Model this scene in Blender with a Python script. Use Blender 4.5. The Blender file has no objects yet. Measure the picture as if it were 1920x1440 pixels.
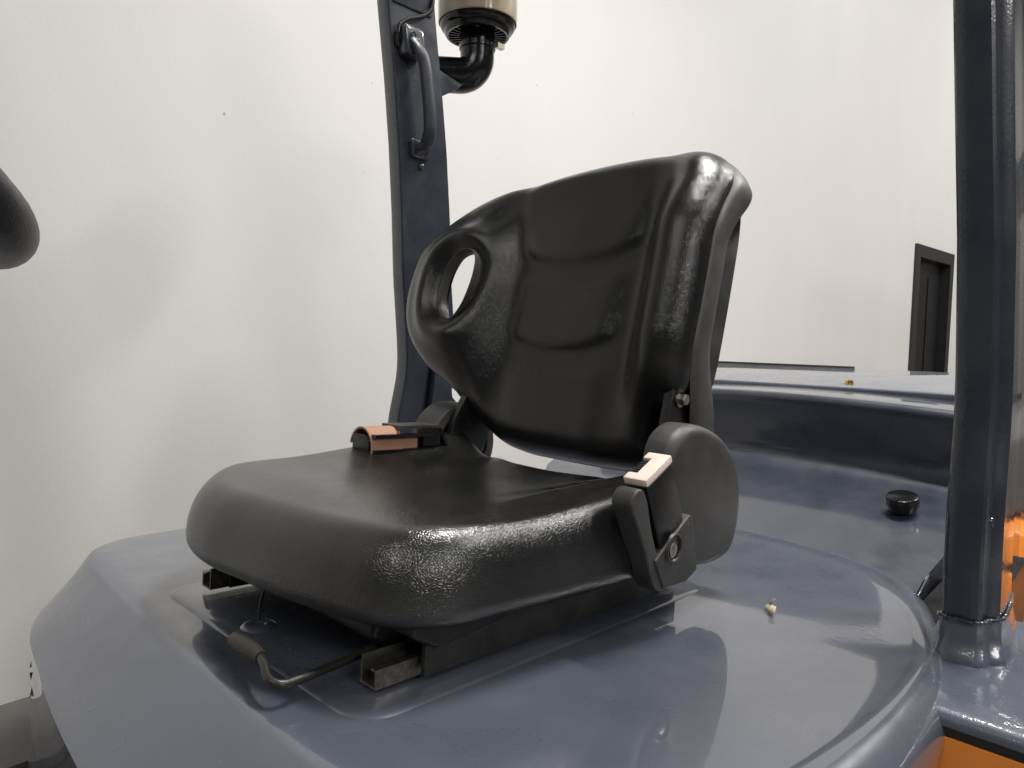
import bpy, bmesh, math, random
import numpy as np
from mathutils import Vector, Matrix, Euler

random.seed(7)
rng = np.random.default_rng(7)
scene = bpy.context.scene
R = math.radians

# ------------------------------------------------------------------ camera
cam_data = bpy.data.cameras.new("camera")
cam_data.sensor_width = 36.0
cam_data.lens = 36.0 * 1300.0 / 1920.0
cam_data.clip_start = 0.02
cam_data.clip_end = 100.0
cam = bpy.data.objects.new("camera", cam_data)
scene.collection.objects.link(cam)
YAW, PITCH, ROLL = R(43.11), R(4.01), R(1.01)
CAM = Vector((-.356, -.682, .322))
fh = Vector((math.cos(YAW), math.sin(YAW), 0))
rt = Vector((math.sin(YAW), -math.cos(YAW), 0))
fw = fh * math.cos(PITCH) + Vector((0, 0, -math.sin(PITCH)))
up = rt.cross(fw)
rt2 = rt * math.cos(ROLL) + up * math.sin(ROLL)
up2 = up * math.cos(ROLL) - rt * math.sin(ROLL)
m = Matrix((rt2, up2, -fw)).transposed().to_4x4()
m.translation = CAM
cam.matrix_world = m
scene.camera = cam

# ------------------------------------------------------------------ world (dim hall) and exposure
world = bpy.data.worlds.new("World")
scene.world = world
world.use_nodes = True
bg = world.node_tree.nodes["Background"]
bg.inputs[0].default_value = (0.95, 0.97, 1.0, 1)
bg.inputs[1].default_value = 0.07
vs = scene.view_settings
vs.view_transform = 'Standard'
vs.look = 'None'
vs.gamma = 1.0
vs.exposure = 0.25

# ------------------------------------------------------------------ hall lamps (long LED fittings overhead) and an added left fill
def lamp(name, loc, size, energy, rot=(0, 0, 0), col=(1.0, 0.975, 0.94)):
    d = bpy.data.lights.new(name, 'AREA')
    d.shape = 'RECTANGLE'
    d.size, d.size_y = size
    d.energy = energy
    d.color = col
    o = bpy.data.objects.new(name, d)
    o.location = loc
    o.rotation_euler = rot
    scene.collection.objects.link(o)
    return o

lamp("hall_lamp", (1.35, -0.60, 3.1), (0.25, 1.3), 112, (R(-18), 0, 0))
lamp("hall_lamp.001", (4.4, -1.6, 4.4), (0.25, 1.3), 80)
lamp("hall_lamp.002", (3.0, -3.4, 3.8), (0.25, 1.3), 80)
lamp("hall_lamp.003", (8.0, -2.4, 5.2), (0.25, 1.3), 270)
lamp("hall_lamp.004", (-0.6, -6.5, 3.3), (1.8, 3.0), 200)
lamp("left_fill", (-3.6, -1.6, 4.0), (2.0, 3.0), 85)  # added soft fill that brightens the left wall and the orange panel

# ------------------------------------------------------------------ materials
def mat(name, base=(0.5, 0.5, 0.5), rough=0.5, metal=0.0, coat=0.0, coat_rough=0.05, spec=0.5):
    mt = bpy.data.materials.new(name)
    mt.use_nodes = True
    b = mt.node_tree.nodes["Principled BSDF"]
    b.inputs["Base Color"].default_value = (*base, 1)
    b.inputs["Roughness"].default_value = rough
    b.inputs["Metallic"].default_value = metal
    b.inputs["Coat Weight"].default_value = coat
    b.inputs["Coat Roughness"].default_value = coat_rough
    b.inputs["Specular IOR Level"].default_value = spec
    return mt, mt.node_tree, b

def nd(nt, typ, **kw):
    n = nt.nodes.new(typ)
    for k, v in kw.items():
        if k.startswith('i_'):
            n.inputs[k[2:].replace('_', ' ')].default_value = v
        else:
            setattr(n, k, v)
    return n

def coords(nt):
    return nd(nt, 'ShaderNodeTexCoord').outputs['Object']

def noise(nt, co, scale, detail=3.0, rough=0.55):
    n = nd(nt, 'ShaderNodeTexNoise')
    n.inputs['Scale'].default_value = scale
    n.inputs['Detail'].default_value = detail
    n.inputs['Roughness'].default_value = rough
    nt.links.new(co, n.inputs['Vector'])
    return n

def ramp(nt, src, stops):
    r = nd(nt, 'ShaderNodeValToRGB')
    el = r.color_ramp.elements
    while len(el) < len(stops):
        el.new(0.5)
    for e, (p, c) in zip(el, stops):
        e.position = p
        e.color = (*c, 1) if len(c) == 3 else c
    nt.links.new(src, r.inputs[0])
    return r

def bump(nt, b, height, strength, dist, prev=None, sock="Normal"):
    n = nd(nt, 'ShaderNodeBump')
    n.inputs['Strength'].default_value = strength
    n.inputs['Distance'].default_value = dist
    nt.links.new(height, n.inputs['Height'])
    if prev is not None:
        nt.links.new(prev, n.inputs['Normal'])
    nt.links.new(n.outputs[0], b.inputs[sock])
    return n.outputs[0]

def g3(v):
    return (v, v, v)

def math_node(nt, op, a, b=None):
    n = nd(nt, 'ShaderNodeMath', operation=op)
    for i, x in enumerate((a, b)):
        if x is None:
            continue
        if isinstance(x, (int, float)):
            n.inputs[i].default_value = x
        else:
            nt.links.new(x, n.inputs[i])
    return n.outputs[0]

def paint(name, base, rough=0.22, orange_peel=0.35, peel_scale=160, dust=0.25, dist=0.0012, crough=0.015):
    mt, nt, b = mat(name, base, rough, coat=1.0, coat_rough=0.04)
    co = coords(nt)
    big = noise(nt, co, 3.0, 5)
    c = ramp(nt, big.outputs[0], [(0.3, tuple(x * 0.9 for x in base)), (0.7, tuple(x * 1.1 for x in base))])
    # dust specks and fine scratches
    spk = noise(nt, co, 420, 1)
    sp = ramp(nt, spk.outputs[0], [(0.775, g3(0)), (0.81, g3(1))])
    mx = nd(nt, 'ShaderNodeMix', data_type='RGBA')
    nt.links.new(math_node(nt, 'MULTIPLY', sp.outputs[0], dust), mx.inputs[0])
    nt.links.new(c.outputs[0], mx.inputs[6])
    mx.inputs[7].default_value = (0.45, 0.45, 0.44, 1)
    nt.links.new(mx.outputs[2], b.inputs['Base Color'])
    rr = noise(nt, co, 14, 6)
    r2 = ramp(nt, rr.outputs[0], [(0.3, g3(rough * 0.7)), (0.75, g3(rough * 1.6))])
    nt.links.new(r2.outputs[0], b.inputs['Roughness'])
    cr = ramp(nt, rr.outputs[0], [(0.35, g3(crough)), (0.75, g3(crough * 1.6 + 0.015))])
    nt.links.new(cr.outputs[0], b.inputs['Coat Roughness'])
    pl = noise(nt, co, peel_scale, 2)
    bump(nt, b, pl.outputs[0], orange_peel, dist, sock="Normal")
    bump(nt, b, pl.outputs[0], orange_peel, dist, sock="Coat Normal")
    return mt

M = {}
M['hood'] = paint("hood_paint", (0.084, 0.094, 0.122), 0.3, 0.06, 140, 0.4, 0.0004)
M['frame'] = paint("frame_paint", (0.025, 0.030, 0.043), 0.3, 0.25, 190, 0.12, 0.0008)
M['weight'] = paint("counterweight_paint", (0.036, 0.042, 0.060), 0.35, 0.05, 120, 0.2, 0.0005, 0.07)
M['fender'] = paint("fender_paint", (0.100, 0.112, 0.148), 0.3, 0.3, 220, 0.8, 0.0007)
M['orange'] = paint("orange_paint", (1.0, 0.30, 0.035), 0.35, 0.15, 160, 0.1, 0.0008)

def vinyl(name="black_vinyl", wall_sheen=False, spec=0.5):
    mt, nt, b = mat(name, (0.0075, 0.0073, 0.0072), 0.30, spec=spec)
    co = coords(nt)
    warp = noise(nt, co, 90, 2)
    add = nd(nt, 'ShaderNodeVectorMath', operation='MULTIPLY_ADD')
    nt.links.new(warp.outputs['Color'], add.inputs[0])
    add.inputs[1].default_value = (0.006, 0.006, 0.006)
    nt.links.new(co, add.inputs[2])
    vor = nd(nt, 'ShaderNodeTexVoronoi', feature='DISTANCE_TO_EDGE')
    vor.inputs['Scale'].default_value = 390
    nt.links.new(add.outputs[0], vor.inputs['Vector'])
    cell = ramp(nt, vor.outputs['Distance'], [(0.0, g3(0)), (0.22, g3(1))])
    fine = noise(nt, co, 900, 2)
    h = math_node(nt, 'ADD', cell.outputs[0], math_node(nt, 'MULTIPLY', fine.outputs[0], 0.6))
    # the grain is worn flatter in patches
    wear = noise(nt, co, 9, 3)
    wr = ramp(nt, wear.outputs[0], [(0.35, g3(0.6)), (0.65, g3(1.0))])
    hm = math_node(nt, 'MULTIPLY', h, wr.outputs[0])
    bump(nt, b, hm, 0.5, 0.00029)
    sm = noise(nt, co, 22, 6, 0.65)
    r = ramp(nt, sm.outputs[0], [(0.3, g3(0.20)), (0.72, g3(0.28))])
    nt.links.new(r.outputs[0], b.inputs['Roughness'])
    # faint dusty smudges
    d = noise(nt, co, 16, 5, 0.6)
    dc = ramp(nt, d.outputs[0], [(0.45, (0.0072, 0.0071, 0.0070)), (0.8, (0.019, 0.0185, 0.018))])
    nt.links.new(dc.outputs[0], b.inputs['Base Color'])
    if wall_sheen:
        # front of the cushion painted greyer for the pale wall's reflection
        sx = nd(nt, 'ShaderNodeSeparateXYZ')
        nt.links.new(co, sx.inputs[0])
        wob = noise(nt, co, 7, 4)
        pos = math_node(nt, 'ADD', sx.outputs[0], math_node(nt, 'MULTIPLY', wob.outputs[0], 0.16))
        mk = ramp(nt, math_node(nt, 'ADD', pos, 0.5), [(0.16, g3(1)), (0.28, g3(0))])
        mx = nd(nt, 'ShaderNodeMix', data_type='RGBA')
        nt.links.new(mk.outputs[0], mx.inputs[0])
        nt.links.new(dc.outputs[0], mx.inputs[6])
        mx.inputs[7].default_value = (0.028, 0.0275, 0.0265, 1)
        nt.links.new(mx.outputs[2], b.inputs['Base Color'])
    return mt

def plastic(name, base, rough=0.5, grain=0.35, scale=700, smudge=1.6):
    mt, nt, b = mat(name, base, rough)
    co = coords(nt)
    n1 = noise(nt, co, scale, 2)
    bump(nt, b, n1.outputs[0], grain, 0.0006)
    n2 = noise(nt, co, 24, 6, 0.65)
    c = ramp(nt, n2.outputs[0], [(0.4, base), (0.8, tuple(x * smudge for x in base))])
    nt.links.new(c.outputs[0], b.inputs['Base Color'])
    r = ramp(nt, n2.outputs[0], [(0.3, g3(rough * 0.85)), (0.75, g3(min(1, rough * 1.2)))])
    nt.links.new(r.outputs[0], b.inputs['Roughness'])
    return mt

def metal(name, base, rough=0.35, dirt=0.5):
    mt, nt, b = mat(name, base, rough, metal=1.0)
    co = coords(nt)
    n2 = noise(nt, co, 120, 5, 0.7)
    c = ramp(nt, n2.outputs[0], [(0.35, tuple(x * dirt for x in base)), (0.65, base)])
    nt.links.new(c.outputs[0], b.inputs['Base Color'])
    r = ramp(nt, n2.outputs[0], [(0.3, g3(rough * 1.4)), (0.7, g3(rough * 0.8))])
    nt.links.new(r.outputs[0], b.inputs['Roughness'])
    return mt

M['vinyl'] = vinyl()
M['cushion'] = vinyl("wall_sheen_vinyl", True, 0.85)
M['shell'] = plastic("shell_plastic", (0.052, 0.049, 0.047), 0.42, 0.3, 900)
M['cover'] = plastic("cover_plastic", (0.034, 0.033, 0.032), 0.45, 0.6, 800, 2.0)
M['black'] = plastic("black_plastic", (0.008, 0.008, 0.008), 0.30, 0.15, 500)
M['gloss_black'] = plastic("gloss_black_plastic", (0.006, 0.006, 0.007), 0.16, 0.5, 300)
M['rubber'] = plastic("black_rubber", (0.010, 0.010, 0.010), 0.55, 0.5, 400)
M['pan'] = plastic("black_steel_pan", (0.007, 0.007, 0.007), 0.45, 0.3, 200)
M['rail'] = plastic("rail_steel", (0.019, 0.018, 0.017), 0.38, 0.4, 300, 2.5)
M['rail_bare'] = metal("worn_steel", (0.42, 0.39, 0.33), 0.4, 0.35)
M['zinc'] = metal("zinc_bolt", (0.62, 0.58, 0.47), 0.3, 0.6)
M['brass'] = metal("brass", (0.78, 0.53, 0.16), 0.25, 0.7)
M['lever'] = plastic("lever_paint", (0.018, 0.017, 0.015), 0.35, 0.4, 300, 2.2)
M['grip'] = plastic("grip_vinyl", (0.034, 0.029, 0.024), 0.5, 0.4, 300, 1.6)
M['webbing'] = plastic("orange_webbing", (0.46, 0.25, 0.165), 0.6, 0.6, 1500, 1.15)
M['button'] = plastic("faded_button", (0.82, 0.68, 0.60), 0.4, 0.1, 500, 1.05)
M['wheel'] = plastic("steering_rubber", (0.014, 0.014, 0.015), 0.42, 0.3, 500)
M['cowl'] = plastic("cowl_plastic", (0.085, 0.080, 0.077), 0.6, 1.0, 500, 1.5)
M['white'] = plastic("white_vinyl_letter", (0.72, 0.68, 0.60), 0.4, 0.05, 300, 1.05)
M['ink'] = plastic("dark_letter", (0.01, 0.01, 0.012), 0.4, 0.05, 300, 1.0)
M['leaf'] = plastic("dry_leaf", (0.50, 0.42, 0.30), 0.7, 0.3, 400, 1.2)
M['doorframe'] = plastic("door_frame_paint", (0.020, 0.020, 0.022), 0.35, 0.1, 100, 1.2)
M['doorleaf'] = plastic("door_leaf_paint", (0.006, 0.006, 0.007), 0.4, 0.1, 100, 1.3)
M['cast'] = plastic("cast_grip_paint", (0.020, 0.023, 0.032), 0.38, 0.4, 250, 1.2)
M['tyre'] = plastic("tyre_rubber", (0.013, 0.013, 0.013), 0.7, 0.6, 200)

def bowl_mat():
    mt, nt, b = mat("smoked_bowl", (0.62, 0.52, 0.36), 0.12)
    b.inputs['Transmission Weight'].default_value = 0.55
    b.inputs['IOR'].default_value = 1.45
    co = coords(nt)
    n = noise(nt, co, 9, 4)
    c = ramp(nt, n.outputs[0], [(0.35, (0.50, 0.41, 0.28)), (0.7, (0.78, 0.70, 0.55))])
    nt.links.new(c.outputs[0], b.inputs['Base Color'])
    return mt
M['bowl'] = bowl_mat()

def wall_mat():
    mt, nt, b = mat("wall_paint", (0.80, 0.79, 0.76), 0.55, spec=0.35)
    co = coords(nt)
    n1 = noise(nt, co, 75, 3, 0.6)
    n2 = noise(nt, co, 22, 2)
    h = math_node(nt, 'ADD', n1.outputs[0], math_node(nt, 'MULTIPLY', n2.outputs[0], 0.6))
    bump(nt, b, h, 0.25, 0.0014)
    # broad scuffed patches, streaked downwards
    mp = nd(nt, 'ShaderNodeMapping')
    mp.inputs['Scale'].default_value = (1.5, 1.5, 0.7)
    nt.links.new(co, mp.inputs['Vector'])
    st = noise(nt, mp.outputs[0], 1.6, 4, 0.55)
    c = ramp(nt, st.outputs[0], [(0.30, (0.700, 0.690, 0.670)), (0.66, (0.725, 0.716, 0.695))])
    spk = noise(nt, co, 34, 1)
    sp = ramp(nt, spk.outputs[0], [(0.828, g3(0)), (0.845, g3(1))])
    mx = nd(nt, 'ShaderNodeMix', data_type='RGBA')
    nt.links.new(math_node(nt, 'MULTIPLY', sp.outputs[0], 0.5), mx.inputs[0])
    nt.links.new(c.outputs[0], mx.inputs[6])
    mx.inputs[7].default_value = (0.12, 0.09, 0.08, 1)
    nt.links.new(mx.outputs[2], b.inputs['Base Color'])
    return mt
M['wall'] = wall_mat()

def floor_mat():
    mt, nt, b = mat("concrete", (0.30, 0.29, 0.27), 0.45)
    co = coords(nt)
    n = noise(nt, co, 2.0, 8, 0.65)
    c = ramp(nt, n.outputs[0], [(0.3, (0.22, 0.215, 0.205)), (0.7, (0.34, 0.33, 0.31))])
    nt.links.new(c.outputs[0], b.inputs['Base Color'])
    return mt
M['floor'] = floor_mat()
M['farwall'] = plastic("far_wall_paint", (0.16, 0.155, 0.145), 0.6, 0.3, 60, 1.4)

# ------------------------------------------------------------------ object helpers
ROOT_LOC = Vector((0.4, 0.0, -0.95))
TL = R(3.5)                      # the seat deck drops 3.5 degrees towards the rear
RM = np.array([[math.cos(TL), 0, math.sin(TL)], [0, 1, 0], [-math.sin(TL), 0, math.cos(TL)]])

def link(name, me, parent=None, material=None, seat=False, angle=35, smooth=True):
    """One mesh object. Coordinates are in metres in the hall (or, with seat=True, on the tilted seat deck)."""
    n = len(me.vertices)
    co = np.empty(n * 3)
    me.vertices.foreach_get('co', co)
    co = co.reshape(-1, 3)
    if seat:
        co = co @ RM.T
    if parent is not None:
        co = co - np.array(ROOT_LOC)
    me.vertices.foreach_set('co', co.ravel())
    if smooth:
        me.polygons.foreach_set('use_smooth', np.ones(len(me.polygons), bool))
        me.update()
        if angle:
            me.set_sharp_from_angle(angle=R(angle))
    me.update()
    o = bpy.data.objects.new(name, me)
    scene.collection.objects.link(o)
    if material:
        me.materials.append(material)
    if parent is not None:
        o.parent = parent
    return o

def mesh_from(verts, faces, name="m"):
    me = bpy.data.meshes.new(name)
    me.from_pydata([tuple(map(float, v)) for v in verts], [], faces)
    me.update()
    return me

def bm_mesh(bm, name="m", recalc=True):
    if recalc:
        bmesh.ops.recalc_face_normals(bm, faces=bm.faces[:])
    me = bpy.data.meshes.new(name)
    bm.to_mesh(me)
    bm.free()
    return me

def bm_add(bm, verts, faces):
    vs_ = [bm.verts.new(tuple(map(float, v))) for v in verts]
    for f in faces:
        try:
            bm.faces.new([vs_[i] for i in f])
        except ValueError:
            pass
    return vs_

def catmull(pts, n, closed=False):
    """n samples along a smooth (centripetal-ish) curve through pts."""
    P = np.asarray(pts, float)
    k = len(P)
    if closed:
        Q = np.vstack([P[-1], P, P[0], P[1]])
        segs = k
    else:
        Q = np.vstack([2 * P[0] - P[1], P, 2 * P[-1] - P[-2]])
        segs = k - 1
    dense = []
    for i in range(segs):
        p0, p1, p2, p3 = Q[i:i + 4]
        t0 = 0.0
        t1 = t0 + max(1e-6, np.linalg.norm(p1 - p0)) ** 0.5
        t2 = t1 + max(1e-6, np.linalg.norm(p2 - p1)) ** 0.5
        t3 = t2 + max(1e-6, np.linalg.norm(p3 - p2)) ** 0.5
        for t in np.linspace(t1, t2, 24, endpoint=False):
            A1 = (t1 - t) / (t1 - t0) * p0 + (t - t0) / (t1 - t0) * p1
            A2 = (t2 - t) / (t2 - t1) * p1 + (t - t1) / (t2 - t1) * p2
            A3 = (t3 - t) / (t3 - t2) * p2 + (t - t2) / (t3 - t2) * p3
            B1 = (t2 - t) / (t2 - t0) * A1 + (t - t0) / (t2 - t0) * A2
            B2 = (t3 - t) / (t3 - t1) * A2 + (t - t1) / (t3 - t1) * A3
            dense.append((t2 - t) / (t2 - t1) * B1 + (t - t1) / (t2 - t1) * B2)
    dense.append(P[0] if closed else P[-1])
    D = np.array(dense)
    L = np.concatenate([[0], np.cumsum(np.linalg.norm(np.diff(D, axis=0), axis=1))])
    s = np.linspace(0, L[-1], n, endpoint=not closed)
    return np.stack([np.interp(s, L, D[:, j]) for j in range(D.shape[1])], 1)

def sst(a, b, x):
    t = np.clip((x - a) / (b - a), 0, 1)
    return t * t * (3 - 2 * t)

def poly_dist(P, poly):
    """distance of points P (n,2) to a closed polyline (m,2)."""
    a = poly
    b = np.roll(poly, -1, 0)
    out = np.full(len(P), 1e9)
    d = b - a
    dd = (d * d).sum(1) + 1e-12
    for i in range(0, len(P), 2000):
        p = P[i:i + 2000, None, :]
        t = np.clip(((p - a) * d).sum(2) / dd, 0, 1)
        q = a + t[..., None] * d
        out[i:i + 2000] = np.sqrt(((p - q) ** 2).sum(2)).min(1)
    return out

def tube_bm(bm, pts, rad, seg=14, n=None, caps=True, closed=False):
    P = catmull(pts, n, closed) if n else np.asarray(pts, float)
    k = len(P)
    rad = np.broadcast_to(rad, (k,)) if np.ndim(rad) == 0 else np.interp(np.linspace(0, 1, k), np.linspace(0, 1, len(rad)), rad)
    rings = []
    T = np.gradient(P, axis=0) if not closed else np.roll(P, -1, 0) - np.roll(P, 1, 0)
    T /= np.linalg.norm(T, axis=1)[:, None]
    ref = np.array([0, 0, 1.0]) if abs(T[0][2]) < 0.9 else np.array([1.0, 0, 0])
    u = np.cross(T[0], ref); u /= np.linalg.norm(u)
    for i in range(k):
        u = u - T[i] * (u @ T[i]); u /= np.linalg.norm(u)
        v = np.cross(T[i], u)
        rings.append([bm.verts.new(tuple(P[i] + rad[i] * (math.cos(a) * u + math.sin(a) * v))) for a in np.linspace(0, 2 * math.pi, seg, endpoint=False)])
    for i in range(k if closed else k - 1):
        r0, r1 = rings[i], rings[(i + 1) % k]
        for j in range(seg):
            bm.faces.new((r0[j], r0[(j + 1) % seg], r1[(j + 1) % seg], r1[j]))
    if caps and not closed:
        bm.faces.new(rings[0][::-1]); bm.faces.new(rings[-1])

def tube(pts, rad, seg=14, n=None, caps=True, closed=False):
    bm = bmesh.new()
    tube_bm(bm, pts, rad, seg, n, caps, closed)
    return bm_mesh(bm)

def lathe_bm(bm, prof, c, axis=(0, 0, 1), seg=40, a0=0.0, a1=2 * math.pi):
    """prof = [(radius, height)] turned about an axis through c."""
    ax = np.asarray(axis, float); ax /= np.linalg.norm(ax)
    ref = np.array([1.0, 0, 0]) if abs(ax[0]) < 0.9 else np.array([0, 1.0, 0])
    u = ref - ax * (ref @ ax); u /= np.linalg.norm(u)
    v = np.cross(ax, u)
    full = abs(a1 - a0 - 2 * math.pi) < 1e-6
    A = np.linspace(a0, a1, seg, endpoint=not full)
    rings = []
    for r, h in prof:
        if r < 1e-6:
            rings.append([bm.verts.new(tuple(np.asarray(c) + ax * h))])
        else:
            rings.append([bm.verts.new(tuple(np.asarray(c) + ax * h + r * (math.cos(a) * u + math.sin(a) * v))) for a in A])
    for r0, r1 in zip(rings, rings[1:]):
        n = seg if full else seg - 1
        for j in range(n):
            k = (j + 1) % seg
            if len(r0) == 1 and len(r1) == 1:
                continue
            if len(r0) == 1:
                bm.faces.new((r0[0], r1[j], r1[k]))
            elif len(r1) == 1:
                bm.faces.new((r0[j], r0[k], r1[0]))
            else:
                bm.faces.new((r0[j], r0[k], r1[k], r1[j]))

def lathe(prof, c, axis=(0, 0, 1), seg=40):
    bm = bmesh.new()
    lathe_bm(bm, prof, c, axis, seg)
    return bm_mesh(bm)

def bevel_bm(bm, w, seg=2, ang=30):
    es = [e for e in bm.edges if len(e.link_faces) == 2 and e.calc_face_angle(0) > R(ang)]
    if es and w > 0:
        bmesh.ops.bevel(bm, geom=es, offset=w, offset_type='OFFSET', segments=seg, profile=0.6, affect='EDGES', clamp_overlap=True)

def box_bm(bm, lo, hi):
    x0, y0, z0 = lo; x1, y1, z1 = hi
    return bm_add(bm, [(x0, y0, z0), (x1, y0, z0), (x1, y1, z0), (x0, y1, z0), (x0, y0, z1), (x1, y0, z1), (x1, y1, z1), (x0, y1, z1)],
                  [(0, 3, 2, 1), (4, 5, 6, 7), (0, 1, 5, 4), (1, 2, 6, 5), (2, 3, 7, 6), (3, 0, 4, 7)])

def box(lo, hi, bev=0.0, seg=2):
    bm = bmesh.new()
    box_bm(bm, lo, hi)
    bevel_bm(bm, bev, seg)
    return bm_mesh(bm)

def obox(c, ax, ay, az, half, bev=0.0, seg=2, taper=1.0):
    """box with its own axes; taper scales the +z end."""
    c = np.asarray(c, float)
    A = [np.asarray(a, float) / np.linalg.norm(a) for a in (ax, ay, az)]
    V = []
    for sz in (-1, 1):
        k = taper if sz > 0 else 1.0
        for sx, sy in ((-1, -1), (1, -1), (1, 1), (-1, 1)):
            V.append(c + A[0] * half[0] * sx * k + A[1] * half[1] * sy * k + A[2] * half[2] * sz)
    bm = bmesh.new()
    bm_add(bm, V, [(0, 3, 2, 1), (4, 5, 6, 7), (0, 1, 5, 4), (1, 2, 6, 5), (2, 3, 7, 6), (3, 0, 4, 7)])
    bmesh.ops.recalc_face_normals(bm, faces=bm.faces[:])
    bevel_bm(bm, bev, seg)
    return bm_mesh(bm)

def prism(poly, y0, y1, bev=0.0, seg=3, plane='xz'):
    """a closed outline pushed from y0 to y1 (plane xz), or from z0 to z1 (plane xy), or x0 to x1 (plane yz)."""
    def P(a, b, c):
        return {'xz': (a, c, b), 'xy': (a, b, c), 'yz': (c, a, b)}[plane]
    n = len(poly)
    V = [P(a, b, y0) for a, b in poly] + [P(a, b, y1) for a, b in poly]
    F = [list(range(n))[::-1], list(range(n, 2 * n))] + [(i, (i + 1) % n, n + (i + 1) % n, n + i) for i in range(n)]
    bm = bmesh.new()
    bm_add(bm, V, F)
    bmesh.ops.recalc_face_normals(bm, faces=bm.faces[:])
    bevel_bm(bm, bev, seg)
    return bm_mesh(bm)

def coons(outline, corners, n, m, cosine=True):
    """grid (n,m,2) filling a closed outline cut at four corner indices (bottom a->b, right b->c, top c->d, left d->a)."""
    k = len(outline)
    def seg(i, j, cnt):
        idx = np.arange(i, j + 1 if j > i else j + k + 1) % k
        P = outline[idx]
        L = np.concatenate([[0], np.cumsum(np.linalg.norm(np.diff(P, axis=0), axis=1))])
        t = np.linspace(0, 1, cnt)
        if cosine:
            t = 0.5 * (1 - np.cos(math.pi * t))
        return np.stack([np.interp(t * L[-1], L, P[:, q]) for q in (0, 1)], 1), t
    a, b, c, d = corners
    Bt, u = seg(a, b, n)
    Rt, v = seg(b, c, m)
    Tp, _ = seg(c, d, n); Tp = Tp[::-1]
    Lf, _ = seg(d, a, m); Lf = Lf[::-1]
    U = u[:, None, None]; V = v[None, :, None]
    G = (1 - V) * Bt[:, None] + V * Tp[:, None] + (1 - U) * Lf[None] + U * Rt[None]
    G -= (1 - U) * (1 - V) * Bt[0] + U * (1 - V) * Bt[-1] + (1 - U) * V * Tp[0] + U * V * Tp[-1]
    return G

def near_index(poly, p):
    return int(np.argmin(((poly - np.asarray(p)) ** 2).sum(1)))

def grid_faces(n, m, off=0, flip=False):
    F = []
    for i in range(n - 1):
        for j in range(m - 1):
            q = (off + i * m + j, off + (i + 1) * m + j, off + (i + 1) * m + j + 1, off + i * m + j + 1)
            F.append(q[::-1] if flip else q)
    return F

def boolean_cut(me, cutter):
    a = bpy.data.objects.new("a", me); b = bpy.data.objects.new("b", cutter)
    scene.collection.objects.link(a); scene.collection.objects.link(b)
    md = a.modifiers.new("cut", 'BOOLEAN'); md.operation = 'DIFFERENCE'; md.object = b; md.solver = 'EXACT'
    dg = bpy.context.evaluated_depsgraph_get(); dg.update()
    out = bpy.data.meshes.new_from_object(a.evaluated_get(dg))
    bpy.data.objects.remove(a); bpy.data.objects.remove(b)
    return out

def settle(mesh):
    bm = bmesh.new(); bm.from_mesh(mesh)
    bmesh.ops.remove_doubles(bm, verts=bm.verts[:], dist=1e-5)
    bmesh.ops.recalc_face_normals(bm, faces=bm.faces[:])
    bm.to_mesh(mesh); bm.free()
    return mesh

def tag(o, label=None, cat=None, group=None, kind=None):
    if label: o['label'] = label
    if cat: o['category'] = cat
    if group: o['group'] = group
    if kind: o['kind'] = kind
    return o

# ------------------------------------------------------------------ setting: wall and floor
wa = R(-3.7)
dv = np.array([math.cos(wa), math.sin(wa), 0]); nv = np.array([-math.sin(wa), math.cos(wa), 0])
W0 = nv * 1.4064
def wp(s, z, off=0.0):
    return tuple(W0 + dv * s + nv * off + np.array([0, 0, z]))
S0, S1, DT = 6.60, 7.62, 1.15        # door opening along the wall
FZ = -0.95
bm = bmesh.new()
for a, b, z0, z1 in ((-6, S0, FZ, 5.2), (S1, 8.6, FZ, 5.2), (S0, S1, DT, 5.2)):
    bm_add(bm, [wp(a, z0), wp(b, z0), wp(b, z1), wp(a, z1), wp(a, z0, .15), wp(b, z0, .15), wp(b, z1, .15), wp(a, z1, .15)],
           [(0, 1, 2, 3), (7, 6, 5, 4), (0, 4, 5, 1), (1, 5, 6, 2), (2, 6, 7, 3), (3, 7, 4, 0)])
bmesh.ops.remove_doubles(bm, verts=bm.verts[:], dist=1e-4)
wall = link("wall", bm_mesh(bm), None, M['wall'], smooth=False)
tag(wall, "off-white painted wall behind the forklift, lightly textured and scuffed", kind='structure')
fl = link("floor", mesh_from([(-8, -9, FZ), (14, -9, FZ), (14, 3, FZ), (-8, 3, FZ)], [(0, 1, 2, 3)]), None, M['floor'], smooth=False)
tag(fl, "grey concrete floor under the forklift", kind='structure')

fw_ = link("far_wall", box((11.0, -9, FZ + .001), (11.2, 3, 5.2)), None, M['farwall'], smooth=False)
tag(fw_, "dull grey wall at the far end of the hall", kind='structure')

# door in the wall
door = bpy.data.objects.new("door", None); scene.collection.objects.link(door)
door.location = wp((S0 + S1) / 2, FZ)
tag(door, "black door with a dark frame in the pale wall, beyond the rear hood", "door")
def door_part(name, polys, mtl, parent=door):
    bm = bmesh.new()
    for (s0, s1, z0, z1, o0, o1) in polys:
        V = [wp(s, z, o) for o in (o0, o1) for (s, z) in ((s0, z0), (s1, z0), (s1, z1), (s0, z1))]
        bm_add(bm, V, [(0, 1, 2, 3), (7, 6, 5, 4), (0, 4, 5, 1), (1, 5, 6, 2), (2, 6, 7, 3), (3, 7, 4, 0)])
    bmesh.ops.recalc_face_normals(bm, faces=bm.faces[:])
    me = bm_mesh(bm)
    for v in me.vertices:
        v.co -= door.location
    o = bpy.data.objects.new(name, me); scene.collection.objects.link(o)
    me.materials.append(mtl)
    o.parent = parent
    return o
fr = 0.06
door_part("frame", [(S0 - .05, S0 + fr, FZ + .002, DT + .05, -.02, .14)], M['doorframe'])
door_part("frame", [(S1 - fr, S1 + .05, FZ + .002, DT + .05, -.02, .14)], M['doorframe'])
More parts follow.
